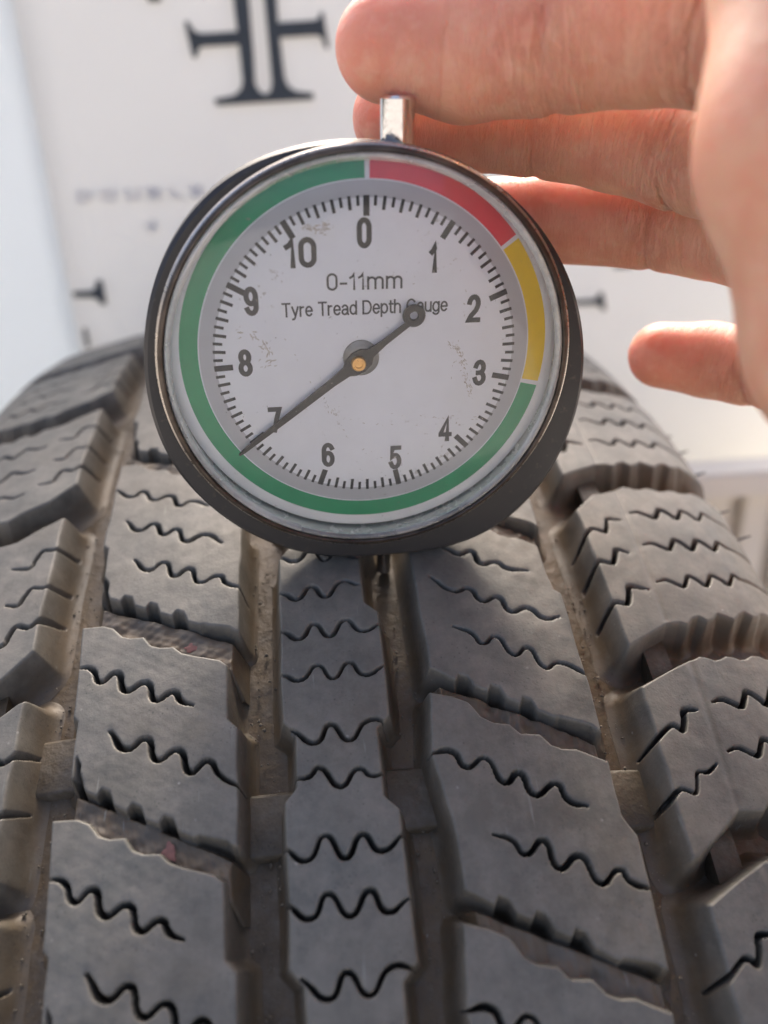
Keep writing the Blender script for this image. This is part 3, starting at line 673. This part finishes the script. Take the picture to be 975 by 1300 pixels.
# plunger (top) and probe (bottom)
M_CHROME = plain('chrome', (0.78, 0.79, 0.80), 0.12, 1.0, var=0.05, scale=800)
def rod(name, x, w, v0, v1, r, material, bev=0.4):
    bm = bmesh.new(); seg = 48; rows = []
    for rr, vv in ((0.01, v0), (r - bev, v0), (r, v0 + bev), (r, v1 - bev), (r - bev, v1), (0.01, v1)):
        rows.append([bm.verts.new(((x + rr * math.cos(2 * math.pi * i / seg)) * S, vv * S, (w + rr * math.sin(2 * math.pi * i / seg)) * S)) for i in range(seg)])
    for a, b in zip(rows[:-1], rows[1:]):
        for i in range(seg): bm.faces.new((a[i], a[(i + 1) % seg], b[(i + 1) % seg], b[i]))
    bmesh.ops.remove_doubles(bm, verts=bm.verts, dist=1e-8)
    return bm_obj(name, bm, material, gauge, True, 40)
rod('plunger', 2.0, 0.0, 60.0, 71.4, 2.45, M_CHROME)
rod('probe', 0.0, 0.0, -7.6, 4.0, 1.25, plain('probe_steel', (0.42, 0.41, 0.40), 0.25, 1.0))

# ------------------------------------------------------------------ hand
def camp(px_, py_, z):     # a point seen at (px, py) at depth z, in tyre units relative to the lens
    return np.array([(px_ - 487.5) / FPX * z, -(py_ - 650) / FPX * z, -z])
FINGERS = [
    [((492, 60, 117), 7.4), ((590, 68, 116), 8.9), ((705, 55, 112), 8.7), ((820, 36, 107), 9.2), ((935, 25, 101), 9.9), ((1060, 60, 93), 10.4), ((1160, 120, 86), 11.5)],
    [((504, 150, 136), 7.3), ((600, 150, 136), 8.2), ((690, 157, 134), 8.0), ((785, 170, 130), 8.5), ((885, 190, 124), 9.0), ((985, 205, 114), 9.5), ((1170, 260, 97), 11.5)],
    [((610, 278, 152), 7.0), ((690, 278, 150), 7.7), ((835, 284, 144), 7.6), ((900, 290, 139), 8.1), ((1000, 305, 129), 8.8), ((1180, 360, 107), 11.0)],
    [((840, 451, 158), 6.2), ((900, 457, 155), 6.9), ((965, 468, 150), 6.9), ((1050, 470, 140), 7.6), ((1180, 450, 118), 9.5)]]
CREASE = [(0, 2), (0, 4), (1, 2), (1, 4), (2, 2), (2, 4), (3, 2), (3, 3)]
PALM = [((1160, 120, 86), 12, (1170, 260, 97), 12), ((1170, 260, 97), 12, (1180, 360, 107), 11.5), ((1180, 360, 107), 11.5, (1180, 450, 118), 10),
        ((1066, -90, 80), 11.6, (1078, 180, 78), 12.8), ((1078, 180, 78), 12.8, (1138, 420, 80), 12.5), ((1130, 420, 80), 12.5, (1330, 620, 84), 15),
        ((1170, 260, 97), 13, (1330, 520, 88), 17), ((1180, 430, 112), 11, (1330, 560, 92), 16), ((1160, 120, 88), 12, (1200, 300, 84), 14),
        ((1330, 560, 88), 18, (1620, 860, 92), 20), ((1620, 860, 92), 20, (2300, 1180, 98), 24)]
THUMB = [((1066, -90, 80), 11.0), ((1010, -230, 77), 9.6), ((950, -380, 76), 9.0), ((900, -500, 78), 7.4)]
def cone_sd(Pt, a, ra, b, rb):
    ab = b - a; t = np.clip(((Pt - a) @ ab) / (ab @ ab), 0, 1)
    d = np.linalg.norm(Pt - a - t[:, None] * ab, axis=1); return d - (ra + (rb - ra) * t), t
def hand_field(Pt, want=False):
    palm = np.full(len(Pt), 1e9)
    for a, ra, b, rb in PALM: palm = smin(palm, cone_sd(Pt, camp(*a), ra, camp(*b), rb)[0], 5.0)
    th = np.full(len(Pt), 1e9)
    for (a, ra), (b, rb) in zip(THUMB[:-1], THUMB[1:]): th = smin(th, cone_sd(Pt, camp(*a), ra, camp(*b), rb)[0], 1.0)
    palm = smin(palm, th, 4.0)
    best = palm.copy(); tcoord = Pt[:, 1] * 0.0; joint = np.zeros(len(Pt)); tip = np.zeros(len(Pt)); bestd = palm.copy(); ftmin = np.full(len(Pt), 1e9)
    for fi, F_ in enumerate(FINGERS):
        pts = [camp(*p) for p, _ in F_]; d = np.full(len(Pt), 1e9); acc = 0.0; tt = np.zeros(len(Pt)); dm = np.full(len(Pt), 1e9)
        for k in range(len(F_) - 1):
            dd, t = cone_sd(Pt, pts[k], F_[k][1], pts[k + 1], F_[k + 1][1])
            L_ = np.linalg.norm(pts[k + 1] - pts[k]); tt = np.where(dd < dm, acc + t * L_, tt); dm = np.minimum(dm, dd); acc += L_
            d = smin(d, dd, 1.2)
        al = 0.0; jt = np.zeros(len(Pt))
        for k in range(1, len(F_)):
            al += np.linalg.norm(pts[k] - pts[k - 1])
            if (fi, k) in CREASE:
                q = tt - al; d = d + 0.42 * np.exp(-(q / 1.1) ** 2) - 0.22 * np.exp(-((np.abs(q) - 3.6) / 2.4) ** 2); jt = np.maximum(jt, np.exp(-(q / 6.0) ** 2))
        if want:
            sel = d < bestd; tcoord = np.where(sel, tt + 97.0 * fi, tcoord); joint = np.where(sel, jt, joint); tip = np.where(sel, np.exp(-tt / 14.0), tip); bestd = np.minimum(bestd, d)
        ftmin = np.minimum(ftmin, d); best = np.minimum(best, smin(d, palm, 3.5))
    return (best, tcoord, joint, tip, np.clip((ftmin - palm) / 8.0 + 0.5, 0, 1)) if want else best
H = 0.75
lo = np.array([-12.0, -78.0, -176.0]); hi = np.array([198.0, 100.0, -56.0])
dims = np.ceil((hi - lo) / H).astype(int)
gx, gy, gz = [lo[i] + H * np.arange(dims[i]) for i in range(3)]
vol = np.empty(dims, np.float32)
YY, ZZ = np.meshgrid(gy, gz, indexing='ij')
# coarse pass decides where the fine pass is needed
cst = 4
cx, cy, cz = gx[::cst], gy[::cst], gz[::cst]
G = np.stack(np.meshgrid(cx, cy, cz, indexing='ij'), -1).reshape(-1, 3)
cv = hand_field(G).reshape(len(cx), len(cy), len(cz))
vol = np.repeat(np.repeat(np.repeat(cv, cst, 0), cst, 1), cst, 2)[:dims[0], :dims[1], :dims[2]].astype(np.float32)
need = np.abs(vol) < 8.0
ii = np.argwhere(need)
fp = lo + H * ii
out = np.empty(len(fp), np.float32)
for k in range(0, len(fp), 400000): out[k:k + 400000] = hand_field(fp[k:k + 400000])
vol[need] = out
def surface_nets(v, lo, h):
    ins = v < 0
    cnt = np.zeros(tuple(s_ - 1 for s_ in v.shape), np.int16)
    for dx in (0, 1):
        for dy in (0, 1):
            for dz in (0, 1): cnt += ins[dx:v.shape[0] - 1 + dx, dy:v.shape[1] - 1 + dy, dz:v.shape[2] - 1 + dz]
    cells = np.argwhere((cnt > 0) & (cnt < 8)); idm = -np.ones(cnt.shape, np.int64); idm[tuple(cells.T)] = np.arange(len(cells))
    acc = np.zeros((len(cells), 3)); num = np.zeros(len(cells))
    cor = [(a, b, c) for a in (0, 1) for b in (0, 1) for c in (0, 1)]
    for a in cor:
        for ax in range(3):
            if a[ax]: continue
            b = list(a); b[ax] = 1
            va = v[cells[:, 0] + a[0], cells[:, 1] + a[1], cells[:, 2] + a[2]]; vb = v[cells[:, 0] + b[0], cells[:, 1] + b[1], cells[:, 2] + b[2]]
            x = (va < 0) != (vb < 0); t = np.where(x, va / np.where(va == vb, 1, va - vb), 0)
            p_ = np.tile(np.array(a, float), (len(cells), 1)); p_[:, ax] += t; acc += np.where(x[:, None], p_, 0); num += x
    verts = lo + h * (cells + acc / num[:, None]); faces = []
    for ax in range(3):
        u, w_ = (ax + 1) % 3, (ax + 2) % 3
        sl0 = [slice(None)] * 3; sl1 = [slice(None)] * 3; sl0[ax] = slice(0, -1); sl1[ax] = slice(1, None)
        a = ins[tuple(sl0)]; b = ins[tuple(sl1)]; e = np.argwhere(a != b)
        ok = (e[:, u] > 0) & (e[:, w_] > 0) & (e[:, u] < v.shape[u] - 1) & (e[:, w_] < v.shape[w_] - 1); e = e[ok]
        fl = a[tuple(e.T)]
        def cid(du, dw):
            q = e.copy(); q[:, u] -= du; q[:, w_] -= dw; return idm[tuple(q.T)]
        q = np.stack([cid(0, 0), cid(1, 0), cid(1, 1), cid(0, 1)], -1)
        faces.append(np.where(fl[:, None], q, q[:, ::-1]))
    return verts, np.vstack(faces)
hv, hf = surface_nets(vol, lo, H)
# relax once, then pull back onto the field
nb = np.zeros_like(hv); nc = np.zeros(len(hv))
for a, b in ((0, 1), (1, 2), (2, 3), (3, 0)):
    np.add.at(nb, hf[:, a], hv[hf[:, b]]); np.add.at(nc, hf[:, a], 1); np.add.at(nb, hf[:, b], hv[hf[:, a]]); np.add.at(nc, hf[:, b], 1)
hv = 0.4 * hv + 0.6 * nb / nc[:, None]
f0, tco, jnt, tip, plm = hand_field(hv, True)
eps = 0.25; gnorm = np.stack([hand_field(hv + np.eye(3)[i] * eps) - f0 for i in range(3)], -1) / eps
gnorm /= np.linalg.norm(gnorm, axis=1, keepdims=True) + 1e-9
hv = hv - gnorm * f0[:, None] * 0.9
Mn = np.array(CAM_M)
hw = Wn(hv @ Mn.T + np.array(CAM_POS))
# skin
m, n, b = mat('skin')
at = n.nodes.new('ShaderNodeAttribute'); at.attribute_name = 'along'
aj = n.nodes.new('ShaderNodeAttribute'); aj.attribute_name = 'joint'
ap = n.nodes.new('ShaderNodeAttribute'); ap.attribute_name = 'tip'
big = noise(n, 70, 4); fine = noise(n, 2200, 5)
c = mixc(n, ramp(n, big, [(0.3, 0.0), (0.7, 1.0)]), (0.66, 0.345, 0.23), (0.77, 0.455, 0.32))
c = mixc(n, math_(n, 'MULTIPLY', ap.outputs['Fac'], 0.55), c, (0.70, 0.28, 0.20))
al_ = n.nodes.new('ShaderNodeAttribute'); al_.attribute_name = 'palm'
c = mixc(n, math_(n, 'MULTIPLY', al_.outputs['Fac'], 0.8), c, (0.66, 0.37, 0.245))
blo = noise(n, 210, 5, 0.65)
c = mixc(n, ramp(n, blo, [(0.42, 0.0), (0.68, 0.5)]), c, (0.66, 0.25, 0.17))
c = mixc(n, ramp(n, noise(n, 330, 4, 0.6), [(0.5, 0.0), (0.72, 0.4)]), c, (0.80, 0.55, 0.41))
tcn = n.nodes.new('ShaderNodeTexCoord')
sx = n.nodes.new('ShaderNodeSeparateXYZ'); n.links.new(tcn.outputs['Object'], sx.inputs[0])
cb = n.nodes.new('ShaderNodeCombineXYZ')
n.links.new(at.outputs['Fac'], cb.inputs[0]); n.links.new(math_(n, 'MULTIPLY', sx.outputs['Z'], 160.0), cb.inputs[1]); n.links.new(math_(n, 'MULTIPLY', sx.outputs['Y'], 160.0), cb.inputs[2])
fold = noise(n, 1.15, 4, 0.65, cb.outputs[0])
foldl = ramp(n, fold, [(0.42, 1.0), (0.5, 0.0), (0.58, 1.0)])
c = mixc(n, math_(n, 'MULTIPLY', math_(n, 'SUBTRACT', 1.0, foldl), math_(n, 'MULTIPLY', aj.outputs['Fac'], 0.28)), c, (0.5, 0.18, 0.12))
n.links.new(c, b.inputs['Base Color'])
b.inputs['Subsurface Weight'].default_value = 1.0; b.inputs['Subsurface Radius'].default_value = (1.0, 0.32, 0.17); b.inputs['Subsurface Scale'].default_value = 0.0065
n.links.new(ramp(n, fine, [(0.3, 0.4), (0.75, 0.58)]), b.inputs['Roughness']); b.inputs['Specular IOR Level'].default_value = 0.45
hgt = math_(n, 'MULTIPLY', foldl, math_(n, 'ADD', math_(n, 'MULTIPLY', aj.outputs['Fac'], 0.9), 0.12))
p1 = bump(n, b, hgt, 0.00045, 0.8)
rid = node(n, 'ShaderNodeTexNoise', Scale=5.5, Detail=2.0); n.links.new(cb.outputs[0], rid.inputs['Vector'])
p2 = bump(n, b, rid.outputs['Fac'], 0.00014, 0.7, p1)
bump(n, b, fine, 0.00005, 0.8, p2)
cen = hw.mean(0)
hand = mesh_obj('hand', hw - cen, hf.astype(np.int64), m, None, True, {'along': tco, 'joint': jnt, 'tip': tip, 'palm': plm})
hand.location = cen
tag(hand, 'bare right hand reaching in from the right, index finger pressing the plunger', 'hand')

# ------------------------------------------------------------------ printed white sheet behind
ZB = 330.0
back = empty('printed_sheet')
cw = np.array([W(CAM_POS)]).ravel(); RM = np.array(RX @ CAM_M)
def camw(px_, py_, z): return Vector(RM @ (camp(px_, py_, z) * S) + cw)
# plane of the sheet: faces the lens, leans a little
c0 = camw(487.5, 300, ZB); yaw = 0.16
nrm = (Vector(RM[:, 2]) * math.cos(yaw) + Vector(RM[:, 0]) * math.sin(yaw)); nrm = (nrm * 1.0 + Vector((0, 0, -0.25))).normalized()
ux = Vector((0, 0, 1)).cross(nrm).normalized(); uy = nrm.cross(ux).normalized()
back.matrix_world = Matrix.Translation(c0) @ Matrix((ux, uy, nrm)).transposed().to_4x4()
bpy.context.view_layer.update(); binv = back.matrix_world.inverted()
lens_p = Vector(cw)
def onsheet(px_, py_, lift=0.0):
    d = camw(px_, py_, 100) - lens_p; t = (c0 - lens_p).dot(nrm) / d.dot(nrm); q = binv @ (lens_p + d * t); return (q.x, q.y, lift)
def sheet_mat(name, c, tl):
    m = bpy.data.materials.new(name); m.use_nodes = True; n = m.node_tree; b = n.nodes['Principled BSDF']; out = n.nodes['Material Output']
    cc = mixc(n, noise(n, 18, 4), tuple(x * 0.96 for x in c), c); n.links.new(cc, b.inputs['Base Color']); b.inputs['Roughness'].default_value = 0.6
    bump(n, b, noise(n, 9, 3), 0.002, 0.5)
    t = node(n, 'ShaderNodeBsdfTranslucent'); t.inputs[0].default_value = (*c, 1)
    mx = n.nodes.new('ShaderNodeMixShader'); mx.inputs[0].default_value = tl
    n.links.new(b.outputs[0], mx.inputs[1]); n.links.new(t.outputs[0], mx.inputs[2]); n.links.new(mx.outputs[0], out.inputs['Surface']); return m
M_SHEET = sheet_mat('white_sheet', (0.78, 0.79, 0.78), 0.27); M_FLAP = sheet_mat('sky_tinted_flap', (0.76, 0.80, 0.82), 0.3)  # the flap's bluish tint is skylight put into its colour
M_PRINT = plain('dark_grey_print', (0.045, 0.055, 0.062), 0.6, var=0.15, scale=200)
M_PALE = plain('pale_grey_print', (0.70, 0.69, 0.66), 0.7)
def slab(name, pts, material, thick, parent):
    bm = bmesh.new(); t = [bm.verts.new(p) for p in pts]; u = [bm.verts.new((p[0], p[1], p[2] - thick)) for p in pts]
    bm.faces.new(t); bm.faces.new(u[::-1]); k = len(pts)
    for i in range(k): bm.faces.new((t[i], u[i], u[(i + 1) % k], t[(i + 1) % k]))
    return bm_obj(name, bm, material, parent, False)
# front panel as a gently waved grid, folded along its left edge
def panel(name, corners, material, amp, seed):
    nx_, ny_ = 24, 24; c_ = [np.array(q) for q in corners]; vs_, fs = [], []
    for j in range(ny_ + 1):
        for i in range(nx_ + 1):
            u, v = i / nx_, j / ny_; q = (c_[0] * (1 - u) + c_[1] * u) * (1 - v) + (c_[3] * (1 - u) + c_[2] * u) * v
            q = q + np.array([0, 0, amp * math.sin(3 * u + seed) * math.sin(2.3 * v + seed * 2) * 4 * u * (1 - u) - amp]); vs_.append(q)
    for j in range(ny_):
        for i in range(nx_): a = j * (nx_ + 1) + i; fs.append((a, a + 1, a + nx_ + 2, a + nx_ + 1))
    o = mesh_obj(name, np.array(vs_), fs, material, back); sm = o.modifiers.new('thickness', 'SOLIDIFY'); sm.thickness = 0.0006; sm.offset = -1; return o
def sh3(px_, py_, lift=0.0): return onsheet(px_, py_, lift)
panel('front_panel', [sh3(230, 1100), sh3(1040, 1100), sh3(1040, -260), sh3(-35, -260)], M_SHEET, 0.0004, 0.7)
e0, e1_ = sh3(230, 1100), sh3(-35, -260)
panel('side_flap', [(e0[0] - 0.16, e0[1], -0.03), (e0[0], e0[1], -0.0002), (e1_[0], e1_[1], -0.0002), (e1_[0] - 0.16, e1_[1], -0.03)], M_FLAP, 0.0004, 1.9)
LIFT = 0.0012
def mark(name, px_pts, material=M_PRINT): return slab(name, [onsheet(x, y, LIFT) for x, y in px_pts], material, 0.0003, back)
mark('logo_print', [(290, -60), (311, -60), (316, 0), (322, 75), (324, 108), (329, 117), (336, 121), (343, 117), (345, 107), (339, 40), (335, 0), (330, -60), (347, -60), (351, 0), (353, 30), (398, 27), (404, 25), (406, 17), (410, 17), (417, 62), (413, 63), (408, 49), (402, 46), (355, 49), (361, 100), (366, 111), (376, 117), (397, 119), (398, 127), (275, 135), (272, 127), (297, 122), (306, 114), (308, 104), (303, 58), (260, 60), (253, 62), (250, 74), (245, 75), (234, 29), (239, 28), (246, 40), (254, 44), (301, 41), (296, 0)])
mark('logo_print', [(180, -14), (203, -15), (205, 3), (190, 4)])
mark('logo_print', [(93, 370), (116, 369), (121, 366), (123, 356), (130, 355), (136, 386), (129, 387), (124, 380), (118, 378), (94, 378)])
mark('logo_print', [(105, 417), (110, 416), (115, 440), (110, 441)])
mark('logo_print', [(722, 381), (752, 380), (757, 377), (759, 371), (764, 371), (768, 394), (763, 394), (759, 388), (752, 387), (722, 388)])
mark('logo_print', [(778, 336), (799, 336), (800, 340), (778, 341)])
# faint word under the logo
def sheet_text(body, px0, px1, py_, hpx):
    a = onsheet(px0, py_ + 4, LIFT); bq = onsheet(px1, py_ - 4, LIFT); h_ = abs(onsheet(px0, py_ - hpx / 2)[1] - onsheet(px0, py_ + hpx / 2)[1])
    o = text('word_print', body, 0, 0, h_ / S, (math.hypot(bq[0] - a[0], bq[1] - a[1])) / S, M_PALE, 0, 1.6, 0.75, back)
    o.location = ((a[0] + bq[0]) / 2, (a[1] + bq[1]) / 2, LIFT); o.rotation_euler = (0, 0, math.atan2(bq[1] - a[1], bq[0] - a[0]))
sheet_text('DOUBLE', 98, 258, 247, 17); sheet_text('X', 187, 199, 288, 14)
tag(back, 'white sheet printed with dark double-barred logos hanging behind the tyre', 'sheet')

# pale slatted crate low on the right
crate = empty('slatted_crate'); M_CR = plain('cream_slats', (0.72, 0.68, 0.6), 0.6, var=0.06, scale=60); M_CR2 = plain('cream_board', (0.62, 0.58, 0.5), 0.6, var=0.05, scale=50)
zc = 285.0; q0 = camw(890, 612, zc); crate.location = (q0.x, q0.y, 0.0); bpy.context.view_layer.update()
def box(name, lo_, hi_, material, parent):
    bm = bmesh.new(); bmesh.ops.create_cube(bm, size=1)
    for v in bm.verts: v.co = Vector([(lo_[i] + hi_[i]) / 2 + v.co[i] * (hi_[i] - lo_[i]) for i in range(3)])
    bmesh.ops.bevel(bm, geom=bm.edges[:], offset=0.0008, segments=2, affect='EDGES')
    return bm_obj(name, bm, material, parent)
zt = q0.z
box('top_rail', (-0.02, 0.004, zt - 0.008), (0.20, 0.016, zt), M_CR, crate)
box('bottom_rail', (-0.02, 0.004, 0.0), (0.20, 0.016, 0.012), M_CR, crate)
box('back_board', (-0.02, 0.018, 0.0), (0.20, 0.024, zt - 0.003), M_CR2, crate)
for i in range(16): box('slat', (-0.018 + i * 0.0136, 0.0145, 0.012), (-0.018 + i * 0.0136 + 0.0088, 0.0175, zt - 0.009), M_CR, crate)
tag(crate, 'cream slatted crate behind the right edge of the tyre', 'crate')
